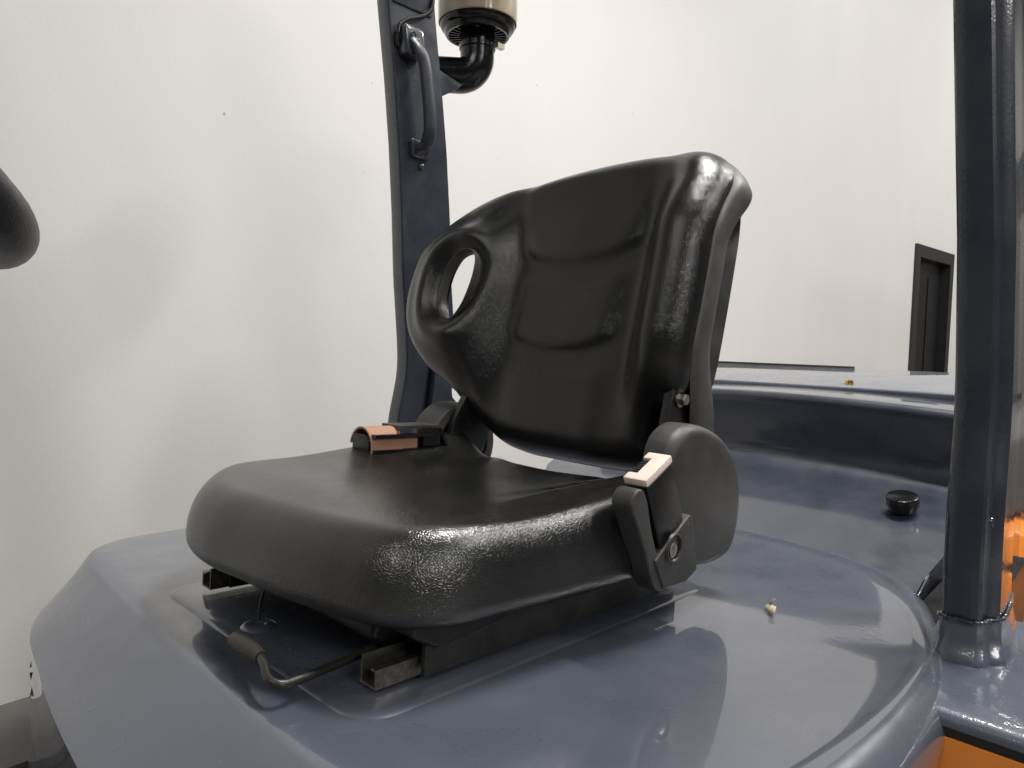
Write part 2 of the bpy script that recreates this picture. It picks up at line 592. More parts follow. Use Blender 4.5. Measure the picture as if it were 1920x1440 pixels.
door_part("frame", [(S0 + fr + .001, S1 - fr - .001, DT - fr, DT + .05, -.02, .14)], M['doorframe'])
leaf = door_part("leaf", [(S0 + fr + .003, S1 - fr - .003, FZ + .01, DT - fr - .004, .06, .11)], M['doorleaf'])
door_part("panel", [(S0 + .18, S0 + .44, FZ + .95, DT - .2, .052, .0595)], M['doorleaf'], leaf)
door_part("panel", [(S0 + .56, S0 + .86, FZ + .95, DT - .2, .052, .0595)], M['doorleaf'], leaf)
door_part("panel", [(S0 + .18, S0 + .86, FZ + .2, FZ + .8, .052, .0595)], M['doorleaf'], leaf)

# ------------------------------------------------------------------ forklift root
fork = bpy.data.objects.new("forklift", None); scene.collection.objects.link(fork)
fork.location = ROOT_LOC
tag(fork, "dark grey forklift with a black vinyl operator seat on its grey hood", "forklift")

# ---- hood: rings lofted from the flat top outwards and down (seat deck coordinates)
NH = 120
ringA = catmull([(-.088, .10), (-.090, -.04), (-.094, -.18), (-.088, -.31), (-.02, -.425), (.10, -.474), (.25, -.498), (.42, -.503), (.55, -.486),
                 (.70, -.42), (.81, -.29), (.84, -.10), (.84, .10), (.80, .27), (.70, .39), (.56, .455), (.42, .48), (.25, .475), (.10, .470), (.0, .462), (-.058, .41), (-.080, .27)], NH, True)
ringD = catmull([(-.170, .18), (-.181, .095), (-.191, -.037), (-.194, -.18), (-.17, -.33), (-.09, -.45), (.05, -.525), (.22, -.549), (.44, -.5495), (.545, -.538), (.61, -.516),
                 (.70, -.489), (.86, -.412), (.95, -.19), (.955, .06), (.88, .30), (.74, .47), (.58, .53), (.42, .55), (.25, .55), (.09, .52), (-.045, .44), (-.118, .375), (-.152, .300)], NH, True)
# start both rings at the same bearing from the middle
def resample_bearing(ring, c, n):
    d = ring - np.asarray(c)
    th = np.unwrap(np.arctan2(d[:, 1], d[:, 0]))
    if th[-1] < th[0]:
        th, d = th[::-1], d[::-1]
    t0 = np.linspace(-math.pi, math.pi, n, endpoint=False)
    thx = np.concatenate([th - 2 * math.pi, th, th + 2 * math.pi])
    rr = np.tile(np.linalg.norm(d, axis=1), 3)
    r = np.interp(t0, thx, rr)
    return np.stack([c[0] + r * np.cos(t0), c[1] + r * np.sin(t0)], 1)
HC = (.33, 0.0)
NH = 220
dA = resample_bearing(ringA, HC, NH); dD = resample_bearing(ringD, HC, NH)
frontness = sst(-.02, -.10, dA[:, 0])            # 1 along the front edge, where the top slopes away gently
rearness = sst(.5, .8, dA[:, 0])
prof = []
prof.append((dA * .0 + np.asarray(HC), np.zeros(NH)))
for k in (.25, .5, .7, .85, .94):
    prof.append((np.asarray(HC) + (dA - HC) * k, np.zeros(NH) + .012 * rearness * k ** 4))
prof.append((dA, .001 + .012 * rearness))
def shoulder(t):                                   # t 0..1 from the crease to the lip, quarter-round at the sides, near straight in front
    side = (1 - np.sqrt(np.maximum(0, 1 - t * t)))
    frt = .75 * t if t < .12 else .09 + .91 * ((t - .12) / .88) ** 1.05
    return side * (1 - frontness) + frt * frontness
drop = .040 * (1 - frontness) + .060 * frontness
for t in (.06, .15, .23, .28, .36, .45, .6, .74, .86, .94, .985, 1.0):
    lift = .010 * np.sin(math.pi * min(1, t * 1.0)) * .7 * (1 - frontness) * sst(.08, -.12, dA[:, 1])
    prof.append((dA + (dD - dA) * t, .001 + .012 * rearness - shoulder(t) * drop + lift))
dn = dD - np.asarray(HC); dn /= np.linalg.norm(dn, axis=1)[:, None]
zl = .001 + .012 * rearness - drop
prof.append((dD - dn * .001, zl - .006))
prof.append((dD - dn * .003, zl - .03))
prof.append((dD - dn * .004, zl - .13))
prof.append((dD - dn * .004, zl * 0 - .30))
V = [np.array([HC[0], HC[1], 0.0])]
F = []
for (xy, z) in prof[1:]:
    V.extend(np.column_stack([xy, z]))
for j in range(NH):
    F.append((0, 1 + j, 1 + (j + 1) % NH))
for i in range(len(prof) - 2):
    o0 = 1 + i * NH; o1 = o0 + NH
    for j in range(NH):
        k = (j + 1) % NH
        F.append((o0 + j, o1 + j, o1 + k, o0 + k))
hood = link("hood", settle(mesh_from(V, F)), fork, M['hood'], seat=True, angle=50)

# dark lettering on the hood's front face, seen almost edge-on
def front_mark(y, z, hgt, lean, w):
    j = int(np.argmin(np.abs(dD[:, 1] - y) + (dD[:, 0] > 0) * 9))
    p, t = dD[j], np.array([-dn[j][1], dn[j][0]])
    V = []
    for off in (-.0036, -.0027):
        for a, b in ((-w / 2 - lean, -hgt / 2), (w / 2 - lean, -hgt / 2), (w / 2 + lean, hgt / 2), (-w / 2 + lean, hgt / 2)):
            q = p + dn[j] * off + t * a
            V.append((q[0], q[1], z + b))
    bm = bmesh.new()
    bm_add(bm, V, [(0, 1, 2, 3), (7, 6, 5, 4), (0, 4, 5, 1), (1, 5, 6, 2), (2, 6, 7, 3), (3, 7, 4, 0)])
    return bm_mesh(bm)
for y, z, l in ((.300, -.078, .003), (.288, -.090, -.003), (.274, -.101, .003), (.258, -.112, -.003)):
    link("lettering", front_mark(y, z, .011, l, .0025), hood, M['ink'], seat=True, smooth=False)

# stamped seat pad on the hood
def rrect(x0, x1, y0, y1, r, n=6):
    P = []
    for cx, cy, a in ((x1 - r, y1 - r, 0), (x0 + r, y1 - r, 90), (x0 + r, y0 + r, 180), (x1 - r, y0 + r, 270)):
        for q in range(n + 1):
            t = R(a + 90 * q / n)
            P.append((cx + r * math.cos(t), cy + r * math.sin(t)))
    return P
def rise(outline_lo, outline_hi, z0, z1):
    n = len(outline_lo)
    mid = [((a[0] + b[0]) / 2, (a[1] + b[1]) / 2) for a, b in zip(outline_lo, outline_hi)]
    lo2 = [(a[0] * .75 + b[0] * .25, a[1] * .75 + b[1] * .25) for a, b in zip(outline_lo, outline_hi)]
    hi2 = [(a[0] * .25 + b[0] * .75, a[1] * .25 + b[1] * .75) for a, b in zip(outline_lo, outline_hi)]
    L = [(outline_lo, z0), (lo2, z0 + (z1 - z0) * .15), (mid, (z0 + z1) / 2), (hi2, z0 + (z1 - z0) * .85), (outline_hi, z1)]
    V = [(x, y, z) for ring, z in L for x, y in ring]
    F = [(i * n + j, i * n + (j + 1) % n, (i + 1) * n + (j + 1) % n, (i + 1) * n + j) for i in range(4) for j in range(n)]
    F.append(list(range(4 * n, 5 * n)))
    return settle(mesh_from(V, F))
link("raised_pad", rise(rrect(-.050, .56, -.236, .205, .045), rrect(-.038, .548, -.224, .193, .035), -.003, .0018), hood, M['hood'], seat=True, angle=60)
lanyard_ring = link("screw_boss", lathe([(.0, .003), (.006, .003), (.008, .005), (.012, .006), (.016, .0045), (.019, .002), (.020, .0005)], (-.006, .016, 0)), hood, M['hood'], seat=True)
link("lanyard", tube([(-.006, .016, .008), (-.004, .020, .022), (.006, .028, .040), (.03, .045, .058)], .0014, 6, 20), hood, M['black'], seat=True)

# ---- seat pan (the seat part) with its sub-parts
pan_poly = [(.01, .040), (.03, .026), (.09, .020), (.48, .020), (.50, .045), (.50, .075), (.02, .085)]
bm = bmesh.new()
me_pan = prism(pan_poly, -.165, .20, .006)
bm.from_mesh(me_pan)
pan2 = prism([(.02, .052), (.05, .036), (.10, .040), (.16, .0475), (.46, .0475), (.47, .066), (.02, .070)], -.212, -.166, .004)
bm.from_mesh(pan2)
seat = link("seat", bm_mesh(bm), fork, M['pan'], seat=True)

# cushion
co_out = catmull([(-.053, .06), (-.049, 0), (-.042, -.08), (-.028, -.15), (-.006, -.207), (.04, -.238), (.11, -.249), (.2, -.257), (.3, -.262), (.42, -.255), (.485, -.235),
                  (.503, -.15), (.500, .03), (.505, .2), (.520, .255), (.475, .287), (.4, .292), (.3, .290), (.2, .282), (.1, .262), (.03, .230), (-.018, .178), (-.044, .122)], 480, True)
ci = [near_index(co_out, p) for p in ((-.02, -.185), (.495, -.22), (.515, .262), (-.01, .19))]
n = m_ = 110
G = coons(co_out, ci, n, m_)
P2 = G.reshape(-1, 2)
d = poly_dist(P2, co_out)
x, y = P2[:, 0], P2[:, 1]
yc = y - .02
B = .148 + .0 * x
B += .020 * sst(.12, .22, np.abs(yc)) * sst(.12, .42, x)                      # side bolsters towards the back
B += .012 * sst(.17, .25, y) * sst(.30, .50, x)                                # far rear horn
B -= .016 * np.exp(-((x - .33) / .16) ** 2 - (yc / .13) ** 2)                  # sat-in dish
B -= .006 * sst(.05, -.05, x)                                                  # front waterfall
B += .006 * np.exp(-((x - .06) / .08) ** 2 - ((yc) / .18) ** 2)
# soft folds fanning out of the rear corners of the dish
ph = 95 * (y + .22) + 26 * (x - .2) + 3 * np.sin(12 * x)
B += .0022 * np.sin(ph) * sst(.15, .28, x) * sst(-.05, -.14, y) * sst(-.245, -.19, y)
ph = 80 * (y - .25) - 40 * (x - .3)
B += .0018 * np.sin(ph) * sst(.28, .38, x) * sst(.06, .15, y)
r_top = .040 - .010 * sst(-.10, -.20, y) * sst(.02, .12, x)
e = np.sqrt(np.clip(1 - (1 - np.clip(d / r_top, 0, 1)) ** 2, 0, 1))
# side wall leans in a little before it rolls over
zmid = .082
Zt = zmid + (B - zmid) * e ** .95
r_b = .022
e2 = np.sqrt(np.clip(1 - (1 - np.clip(d / r_b, 0, 1)) ** 2, 0, 1))
rise_front = .022 * sst(.10, -.03, x)
Zb = zmid - (zmid - .060 - rise_front * .0) * e2 * np.where(x < 10, 1, 1)
Vt = np.column_stack([P2, Zt]); Vb = np.column_stack([P2, Zb])
V = np.vstack([Vt, Vb]); F = grid_faces(n, m_) + grid_faces(n, m_, n * m_, True)
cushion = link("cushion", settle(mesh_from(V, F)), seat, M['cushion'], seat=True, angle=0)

# backrest: (y, h) on a plane leaning back 12 degrees, w = forward of that plane
HX, LEAN = .43, R(12)
cl, sl = math.cos(LEAN), math.sin(LEAN)
def back3(y, h, w):
    return np.column_stack([HX + h * sl - w * cl, y, h * cl + w * sl])
bo = catmull([(-.160, .186), (-.127, .172), (-.061, .167), (.045, .167), (.12, .170), (.160, .179), (.193, .197), (.221, .220), (.249, .246), (.279, .266), (.328, .293), (.370, .334),
              (.399, .378), (.411, .424), (.408, .474), (.397, .523), (.376, .572), (.341, .611), (.292, .635), (.226, .652), (.146, .670), (.030, .680), (-.085, .678), (-.150, .667), (-.190, .645),
              (-.212, .610), (-.216, .555), (-.217, .500), (-.217, .41), (-.214, .34), (-.209, .302), (-.196, .277), (-.174, .262), (-.163, .240), (-.160, .212)], 640, True)
bi = [near_index(bo, p) for p in ((-.160, .190), (.279, .266), (.341, .611), (-.190, .645))]
n, m_ = 130, 130
G = coons(bo, bi, n, m_)
P2 = G.reshape(-1, 2)
d = poly_dist(P2, bo)
y, h = P2[:, 0], P2[:, 1]
def wing(y, h):
    hfn = sst(.17, .36, h) * (1 - .80 * sst(.50, .68, h))
    hff = sst(.17, .36, h) * (1 - .88 * sst(.50, .65, h))
    s = y - .035
    near = sst(-.120, -.205, s)
    far = sst(.105, .235, s)
    return .078 * hfn * near + .062 * hff * far
def panels(y, h):
    yl = np.interp(h, [.17, .212, .319, .354, .477, .506, .60], [.128, .136, .156, .152, .154, .157, .180])
    yr = np.interp(h, [.186, .257, .322, .358, .478, .504, .526, .60, .64], [-.065, -.064, -.067, -.063, -.072, -.068, -.09, -.113, -.125])
    q = np.clip((y - yr) / (yl - yr), 0, 1)
    sag = 4 * q * (1 - q)
    g1b = .505 - .021 * sag; g1t = .477 - .013 * sag       # groove under the upper panel
    g2b = .356 - .022 * sag; g2t = .319 - .010 * sag       # groove under the middle panel
    lat = sst(-.012, .034, y - yr) * sst(-.012, .028, yl - y)
    def pan(hb, ht, h):
        t = np.clip((ht - h) / (ht - hb), 0, 1)            # 0 at the top, 1 at the bottom lip
        return (.0036 + .0084 * t ** 1.6) * sst(0, .018, h - hb) * sst(0, .014, ht - h)
    v = pan(g1b, .70 + 0 * h, h) * .9 + pan(g2b, g1t, h) + pan(.10 + 0 * h, g2t, h) * .8
    return v * lat
hole = catmull([(.246, .509), (.222, .506), (.2025, .491), (.1945, .463), (.1965, .425), (.2075, .3935), (.2287, .3725), (.2578, .3745), (.284, .3937), (.2975, .423), (.2990, .469), (.281, .500)], 90, True)
hole = hole.mean(0) + (hole - hole.mean(0)) * np.array([.76, .97]) + np.array([.022, .004])
hole[:, 0] += .10 * (hole[:, 1] - .44) * -1
dh = poly_dist(P2, hole)
# points inside the hole count as zero distance
def inside(P, poly):
    c = np.zeros(len(P), bool)
    a = poly; b = np.roll(poly, -1, 0)
    for (x0, y0), (x1, y1) in zip(a, b):
        cond = ((y0 > P[:, 1]) != (y1 > P[:, 1]))
        xi = (x1 - x0) * (P[:, 1] - y0) / (y1 - y0 + 1e-12) + x0
        c ^= cond & (P[:, 0] < xi)
    return c
dh = np.where(inside(P2, hole), 0, dh)
Bw = wing(y, h) - .008
thick = .050 - .027 * sst(.16, .24, y)
thick_at = lambda yy: .050 - .027 * sst(.16, .24, yy)
wedge = Bw - thick
r_e = .046
e = np.sqrt(np.clip(1 - (1 - np.clip(d / r_e, 0, 1)) ** 2, 0, 1))
Wf = wedge + thick * e + panels(y, h) * sst(.0, .03, d)
Wf += .004 * np.exp(-((h - .635) / .03) ** 2)
Wf += .014 * np.exp(-((dh - .034) / .020) ** 2) * sst(.20, .26, y) * sst(0, .03, d)
Wf -= .009 * np.exp(-(dh / .012) ** 2)
# crease running down from the grip to the lower edge
Wf += .0022 * np.exp(-((y - np.interp(h, [.2, .28, .36], [.185, .205, .25])) / .012) ** 2) * sst(.19, .24, h) * sst(.37, .31, h)
# shallow pull fold between the grip and the upper panel
Wf -= .006 * np.exp(-(((y - .225) + .5 * (h - .585)) / .022) ** 2 - ((h - .578) / .035) ** 2)
Wb = wedge - .004
V = np.vstack([back3(y, h, Wf), back3(y, h, Wb - .006 * np.minimum(1, d / .01))])
F = grid_faces(n, m_) + grid_faces(n, m_, n * m_, True)
me = settle(mesh_from(V, F))
def hole_cutter(scale, w0, w1):
    c = hole.mean(0)
    Q = c + (hole - c) * scale
    k = len(Q)
    V = np.vstack([back3(Q[:, 0], Q[:, 1], np.full(k, w0)), back3(Q[:, 0], Q[:, 1], np.full(k, w1))])
    F = [tuple(range(k))[::-1], tuple(range(k, 2 * k))] + [(i, (i + 1) % k, k + (i + 1) % k, k + i) for i in range(k)]
    return settle(mesh_from(V, F))
me = boolean_cut(me, hole_cutter(1.0, -.3, .3))
backrest = link("backrest", me, seat, M['vinyl'], seat=True, angle=48)

# moulded shell behind the backrest: a lip round the edge, a hollow channel, then the bulging back
bo2 = catmull(np.vstack([[(-.190, .215), (-.168, .190), (-.127, .174), (-.061, .169), (.045, .169), (.12, .172), (.160, .181), (.193, .199), (.221, .222), (.249, .248), (.279, .268), (.328, .295), (.370, .336),
              (.399, .380), (.411, .426), (.408, .474), (.397, .523), (.376, .572), (.341, .611), (.292, .635), (.226, .652), (.146, .670), (.030, .680), (-.085, .678), (-.150, .667), (-.190, .645),
              (-.212, .610), (-.216, .555), (-.217, .500), (-.217, .41), (-.2155, .34), (-.213, .300), (-.208, .262), (-.202, .236)]]), 200, True)
nb = len(bo2)
tn = np.roll(bo2, -1, 0) - np.roll(bo2, 1, 0); tn /= np.linalg.norm(tn, axis=1)[:, None]
inn = np.column_stack([-tn[:, 1], tn[:, 0]])
if ((bo2.mean(0) - bo2) * inn).sum() < 0:
    inn = -inn
hh = bo2[:, 1]
near_side = sst(.05, -.12, bo2[:, 0])
lip = .052 + .024 * sst(.50, .63, hh) + .030 * sst(.38, .24, hh)
lip = lip * (.35 + .65 * np.maximum(near_side, .3 + 0 * hh))
we = wing(bo2[:, 0], bo2[:, 1]) - .008 - thick_at(bo2[:, 0])
chan = sst(.26, .34, hh) * sst(.61, .55, hh) * near_side              # where the side is hollow
steps = [(.004, .0 * lip - .000), (.0, -.004 + 0 * lip), (-.003, -.25 * lip), (-.0025, -.6 * lip), (.001, -.88 * lip), (.007, -1.0 * lip), (.016, -.92 * lip),
         ]
rings = []
for ins, dw in steps:
    q = bo2 + inn * ins
    rings.append(back3(q[:, 0], q[:, 1], we + dw))
q = bo2 + inn * (.020 + .024 * chan)[:, None]
rings.append(back3(q[:, 0], q[:, 1], we - lip * (.92 - .25 * chan)))
q = bo2 + inn * (.022 + .024 * chan)[:, None]
rings.append(back3(q[:, 0], q[:, 1], we - lip * .92 - .014 - .010 * chan))
q = bo2 + inn * (.024 - .004 * chan)[:, None]
def back_w(y, h, we_, lip_):
    fm = sst(.13, .20, y)
    return (1 - fm) * np.minimum(we_ - lip_ - .010, -.100) + fm * (wing(y, h) - .008 - thick_at(y) - .006)
wb = back_w(bo2[:, 0], hh, we, lip)
rings.append(back3(q[:, 0], q[:, 1], wb + .004))
q = bo2 + inn * .030
rings.append(back3(q[:, 0], q[:, 1], wb - .004))
for k in (.9, .8, .7, .6, .5, .4, .3, .2, .1):
    q = bo2.mean(0) + (bo2 + inn * .030 - bo2.mean(0)) * k
    rings.append(back3(q[:, 0], q[:, 1], back_w(q[:, 0], q[:, 1], we * 0, lip * 0) - .004))
V = np.vstack(rings)
F = []
for i in range(len(rings) - 1):
    for j in range(nb):
        k = (j + 1) % nb
        F.append((i * nb + j, i * nb + k, (i + 1) * nb + k, (i + 1) * nb + j))
F.append(tuple(range((len(rings) - 1) * nb, len(rings) * nb)))
# leave the grip opening out of the shell
def yh_of(P):
    return np.column_stack([P[:, 1], P[:, 2] * cl + (P[:, 0] - HX) * sl])
YH = yh_of(V)
cH = hole.mean(0)
inH = inside(YH, cH + (hole - cH) * 1.03)
F = [f for f in F if not any(inH[i] for i in f)]
me = settle(mesh_from(V, F))
shell = link("back_shell", me, seat, M['shell'], seat=True, angle=40)

# trim ring lining the grip opening
c = hole.mean(0)
trim = []
hw = float((wing(np.array([.27]), np.array([.44])) - .008)[0])
for sc, w in ((1.025, hw - .016), (1.015, hw - .007), (.985, hw - .006), (.955, hw - .009), (.94, hw - .016), (.935, hw - .020), (.94, hw - .026), (1.0, hw - .026)):
    q = c + (hole - c) * sc
    trim.append(back3(q[:, 0], q[:, 1], np.full(len(q), w)))
k = len(hole)
F = [(i * k + j, i * k + (j + 1) % k, (i + 1) * k + (j + 1) % k, (i + 1) * k + j) for i in range(len(trim) - 1) for j in range(k)]
F += [((len(trim) - 1) * k + j, (len(trim) - 1) * k + (j + 1) % k, (j + 1) % k, j) for j in range(k)]
link("grip_trim", settle(mesh_from(np.vstack(trim), F)), seat, M['shell'], seat=True, angle=40)

# dark hinge bracket and its bolt beside the lower backrest
link("hinge_bracket", prism([(.46, .06), (.52, .06), (.56, .18), (.575, .25), (.565, .31), (.48, .315), (.462, .24), (.45, .16)], -.196, -.182, .002), seat, M['black'], seat=True)
link("hinge_bracket", prism([(.43, .06), (.50, .06), (.545, .18), (.575, .30), (.52, .31), (.455, .20)], .225, .239, .002), seat, M['black'], seat=True)
def hex_bolt(name, c, axis, r, hgt, parent, mtl, seat_=True, washer=True):
    bm = bmesh.new()
    ax = np.asarray(axis, float)
    if washer:
        lathe_bm(bm, [(0, 0), (r * 1.35, 0), (r * 1.35, hgt * .2), (0, hgt * .2)], c, axis, 20)
    lathe_bm(bm, [(0, hgt * .2), (r, hgt * .2), (r, hgt * .85), (r * .82, hgt), (0, hgt)], c, axis, 6)
    return link(name, bm_mesh(bm), parent, mtl, seat=seat_, angle=25)
hex_bolt("bolt", (.487, -.197, .268), (0, -1, 0), .0085, .012, seat, M['zinc'])

# hinge covers: rounded plastic housings either side
cov = catmull([(.375, .060), (.362, .12), (.360, .18), (.372, .220), (.408, .239), (.456, .236), (.512, .216), (.551, .181), (.566, .139), (.562, .088), (.545, .060), (.516, .051), (.45, .053)], 60, True)
def cover_mesh(y_in, y_out, bev=.016):
    c = cov.mean(0)
    sg = -1 if y_out < y_in else 1
    tn = np.roll(cov, -1, 0) - np.roll(cov, 1, 0); tn /= np.linalg.norm(tn, axis=1)[:, None]
    nn = np.column_stack([-tn[:, 1], tn[:, 0]])
    if ((c - cov) * nn).sum() < 0: nn = -nn
    L = [(0.000, y_in), (0, y_out - sg * bev)]
    for t in (15, 30, 45, 60, 75, 90):
        L.append((bev * (1 - math.cos(R(t))), y_out - sg * bev * (1 - math.sin(R(t)))))
    L.append((bev + .012, y_out + sg * .0012))
    V = []
    for ins, yy in L:
        q = cov + nn * ins
        V.append(np.column_stack([q[:, 0], np.full(len(q), yy), q[:, 1]]))
    k = len(cov)
    F = [(i * k + j, i * k + (j + 1) % k, (i + 1) * k + (j + 1) % k, (i + 1) * k + j) for i in range(len(L) - 1) for j in range(k)]
    F.append(tuple(range((len(L) - 1) * k, len(L) * k)))
    F.append(tuple(range(k))[::-1])
    return settle(mesh_from(np.vstack(V), F))
cover = link("hinge_cover", cover_mesh(-.222, -.262), seat, M['cover'], seat=True, angle=50)
# far housing seen from its open inner side: an arched band with a dark hollow
A = np.linspace(R(200), R(-30), 28)
arc_o = [(.495 + .078 * math.cos(a), .152 + .076 * math.sin(a)) for a in A]
arc_i = [(.495 + .058 * math.cos(a), .152 + .056 * math.sin(a)) for a in A]
link("hinge_cover", prism(arc_o + arc_i[::-1], .240, .300, .003), seat, M['cover'], seat=True, angle=40)
link("hinge_plate", prism([(p[0], p[1]) for p in arc_i], .285, .292, .0), seat, M['black'], seat=True)
link("recliner_post", tube([(.470, .262, .135), (.482, .262, .168), (.49, .262, .21)], .006, 10), seat, M['rail_bare'], seat=True)

# ---- belt buckle holster at the near side
hol = catmull([(.246, .161), (.254, .175), (.267, .176), (.277, .163), (.288, .133), (.310, .091), (.335, .058), (.309, .058), (.279, .106), (.258, .141)], 48, True)
def pad_prism(poly, y_in, y_out, bev):
    return prism([tuple(p) for p in poly], y_in, y_out, bev, 3)
holster = link("buckle_holster", pad_prism(hol, -.258, -.285, .006), fork, M['cover'], seat=True, angle=55)
link("pocket_wall", prism([(.297, .094), (.321, .1085), (.345, .123), (.369, .1375), (.376, .135), (.395, .068), (.37, .058), (.320, .059)], -.255, -.2875, .0020), holster, M['cover'], seat=True, angle=40)
link("bolt_recess", lathe([(0, .0004), (.0135, .0004), (.0150, .0022), (.0162, .0022), (.0172, .0004)], (.334, -.2876, .1035), (0, -1, 0), 32), holster, M['black'], seat=True)
link("bolt_recess_rim", lathe([(.0140, .0002), (.0148, .0030), (.0165, .0030), (.0178, .0002)], (.334, -.2876, .1035), (0, -1, 0), 32), holster, M['cover'], seat=True)
link("bolt", lathe([(0, .0042), (.0062, .0040), (.0078, .0030), (.0082, .0006)], (.3300, -.2876, .102), (0, -1, 0), 24), holster, M['zinc'], seat=True)
# buckle: body and push button
bu = np.array([-.45, 0.0, .89]); bu /= np.linalg.norm(bu)          # along the buckle, upwards and forwards
bx = np.array([.89, 0, .45]); bx /= np.linalg.norm(bx)
by = np.cross(bu, bx)
bc = np.array([.321, -.2695, .150])
buckle = link("seat_belt_buckle", obox(bc, bx, by, bu, (.0275, .0145, .045), .004, 3), fork, M['black'], seat=True)
tc = bc + bu * .049
# the button is a C-shaped cap with the tongue slot in its middle
slot = 0.012
bt = bmesh.new()
def cap_piece(cx, cy, hx, hy):
    mm = obox(tc + bx * cx + by * cy, bx, by, bu, (hx, hy, .0042), .0012, 2)
    bt.from_mesh(mm)
C_poly = [(-.028, -.015), (.028, -.015), (.028, .015), (.0155, .015), (.0155, .004), (-.0155, .004), (-.0155, .015), (-.028, .015)]
sgn = 1 if by[1] > 0 else -1                                        # open side of the C faces the seat
V = [tc + bx * a + by * (b * sgn) + bu * z for z in (-.0042, .0045) for a, b in C_poly]
k = len(C_poly)
bm = bmesh.new()
bm_add(bm, V, [tuple(range(k))[::-1], tuple(range(k, 2 * k))] + [(i, (i + 1) % k, k + (i + 1) % k, k + i) for i in range(k)])
bmesh.ops.recalc_face_normals(bm, faces=bm.faces[:])
bevel_bm(bm, .0016, 2)
link("push_button", bm_mesh(bm), buckle, M['button'], seat=True, angle=40)
for i in range(7):
    link("slot_rib", obox(tc + bx * (-.0125 + i * .0042) + by * (.0095 * sgn) + bu * (-.002), bx, by, bu, (.0011, .0050, .004), 0), buckle, M['rail'], seat=True)
bt.free()

# ---- seat belt retractor on the far side
retr = link("seat_belt_retractor", box((.268, .206, .120), (.372, .250, .176), .006, 3), fork, M['black'], seat=True)
A = np.linspace(R(198), R(8), 26)
wo = [(.229 + .0300 * math.cos(a), .159 + .0325 * math.sin(a)) for a in A][::-1]
wi = [(.229 + .0272 * math.cos(a), .159 + .0297 * math.sin(a)) for a in A][::-1]
link("webbing", prism(wo + wi[::-1], .262, .322, .0, plane='yz'), retr, M['webbing'], seat=True, angle=40)
link("webbing_tail", box((.268, .1995, .158), (.352, .2015, .176)), retr, M['webbing'], seat=True)
link("guide_bar", box((.264, .193, .176), (.392, .2045, .1815), .0015), retr, M['gloss_black'], seat=True)
link("guide_bar", box((.264, .193, .150), (.385, .2045, .1575), .0015), retr, M['gloss_black'], seat=True)
link("top_plate", box((.318, .202, .1885), (.402, .252, .1935), .0015), retr, M['cover'], seat=True)
link("latch_block", box((.362, .196, .160), (.398, .214, .190), .003, 2), retr, M['black'], seat=True)
link("latch_lever", obox((.405, .205, .174), (.5, 0, -.85), (0, 1, 0), (.85, 0, .5), (.018, .010, .003), .001), retr, M['gloss_black'], seat=True)
link("spool_end", prism([(.206, .150), (.206, .172), (.215, .180), (.243, .180), (.250, .172), (.250, .150)], .2605, .2675, .002, plane='yz'), retr, M['black'], seat=True)

# ---- slide rails
def rail(yi, yo):
    sg = 1 if yo > yi else -1
    bm = bmesh.new()
    t = .0022
    ylo, yhi = min(yi, yo), max(yi, yo)
    z0 = .006
    # fixed channel: floor, tall inner wall, short outer wall with a turned-in lip
    box_bm(bm, (-.003, ylo, z0), (.50, yhi, z0 + t))
    a, b = sorted((yi, yi + sg * t)); box_bm(bm, (-.003, a, z0 + t), (.50, b, z0 + .026))
    a, b = sorted((yo, yo - sg * t)); box_bm(bm, (-.003, a, z0 + t), (.50, b, z0 + .018))
    a, b = sorted((yo - sg * t, yo - sg * .008)); box_bm(bm, (-.003, a, z0 + .0158), (.50, b, z0 + .018))
    me = bm_mesh(bm)
    return me
near_rail = link("seat_rail", rail(-.169, -.192), fork, M['rail_bare'], seat=True, angle=20)
bm = bmesh.new()
box_bm(bm, (.043, -.2035, .009), (.50, -.1985, .044)); box_bm(bm, (.048, -.1985, .036), (.50, -.166, .044))
bevel_bm(bm, .001, 1)
link("slider", bm_mesh(bm), near_rail, M['rail'], seat=True, angle=20)
far_rail = link("seat_rail", rail(.146, .169), fork, M['rail_bare'], seat=True, angle=20)
bm = bmesh.new()
box_bm(bm, (.012, .138, .030), (.50, .176, .050)); box_bm(bm, (.018, .171, .007), (.50, .176, .030)); box_bm(bm, (.018, .138, .007), (.50, .1425, .030))
bevel_bm(bm, .001, 1)
link("slider", bm_mesh(bm), far_rail, M['rail'], seat=True, angle=20)

# ---- slide adjuster lever with its grip
lever = link("adjuster_lever", tube([(.10, -.148, .028), (.03, -.149, .023), (-.060, -.156, .0195), (-.074, -.156, .020), (-.080, -.150, .022), (-.080, -.142, .024), (-.076, -.130, .028), (-.073, -.118, .0295), (-.071, -.10, .029)], .0041, 12, 60), fork, M['lever'], seat=True)
link("lever_grip", tube([(-.0722, -.116, .0294), (-.0720, -.113, .0294), (-.0712, -.092, .029), (-.0700, -.064, .0275), (-.0695, -.061, .0273)], [.0056, .0072, .0078, .0082, .0076], 16, 24), lever, M['grip'], seat=True)

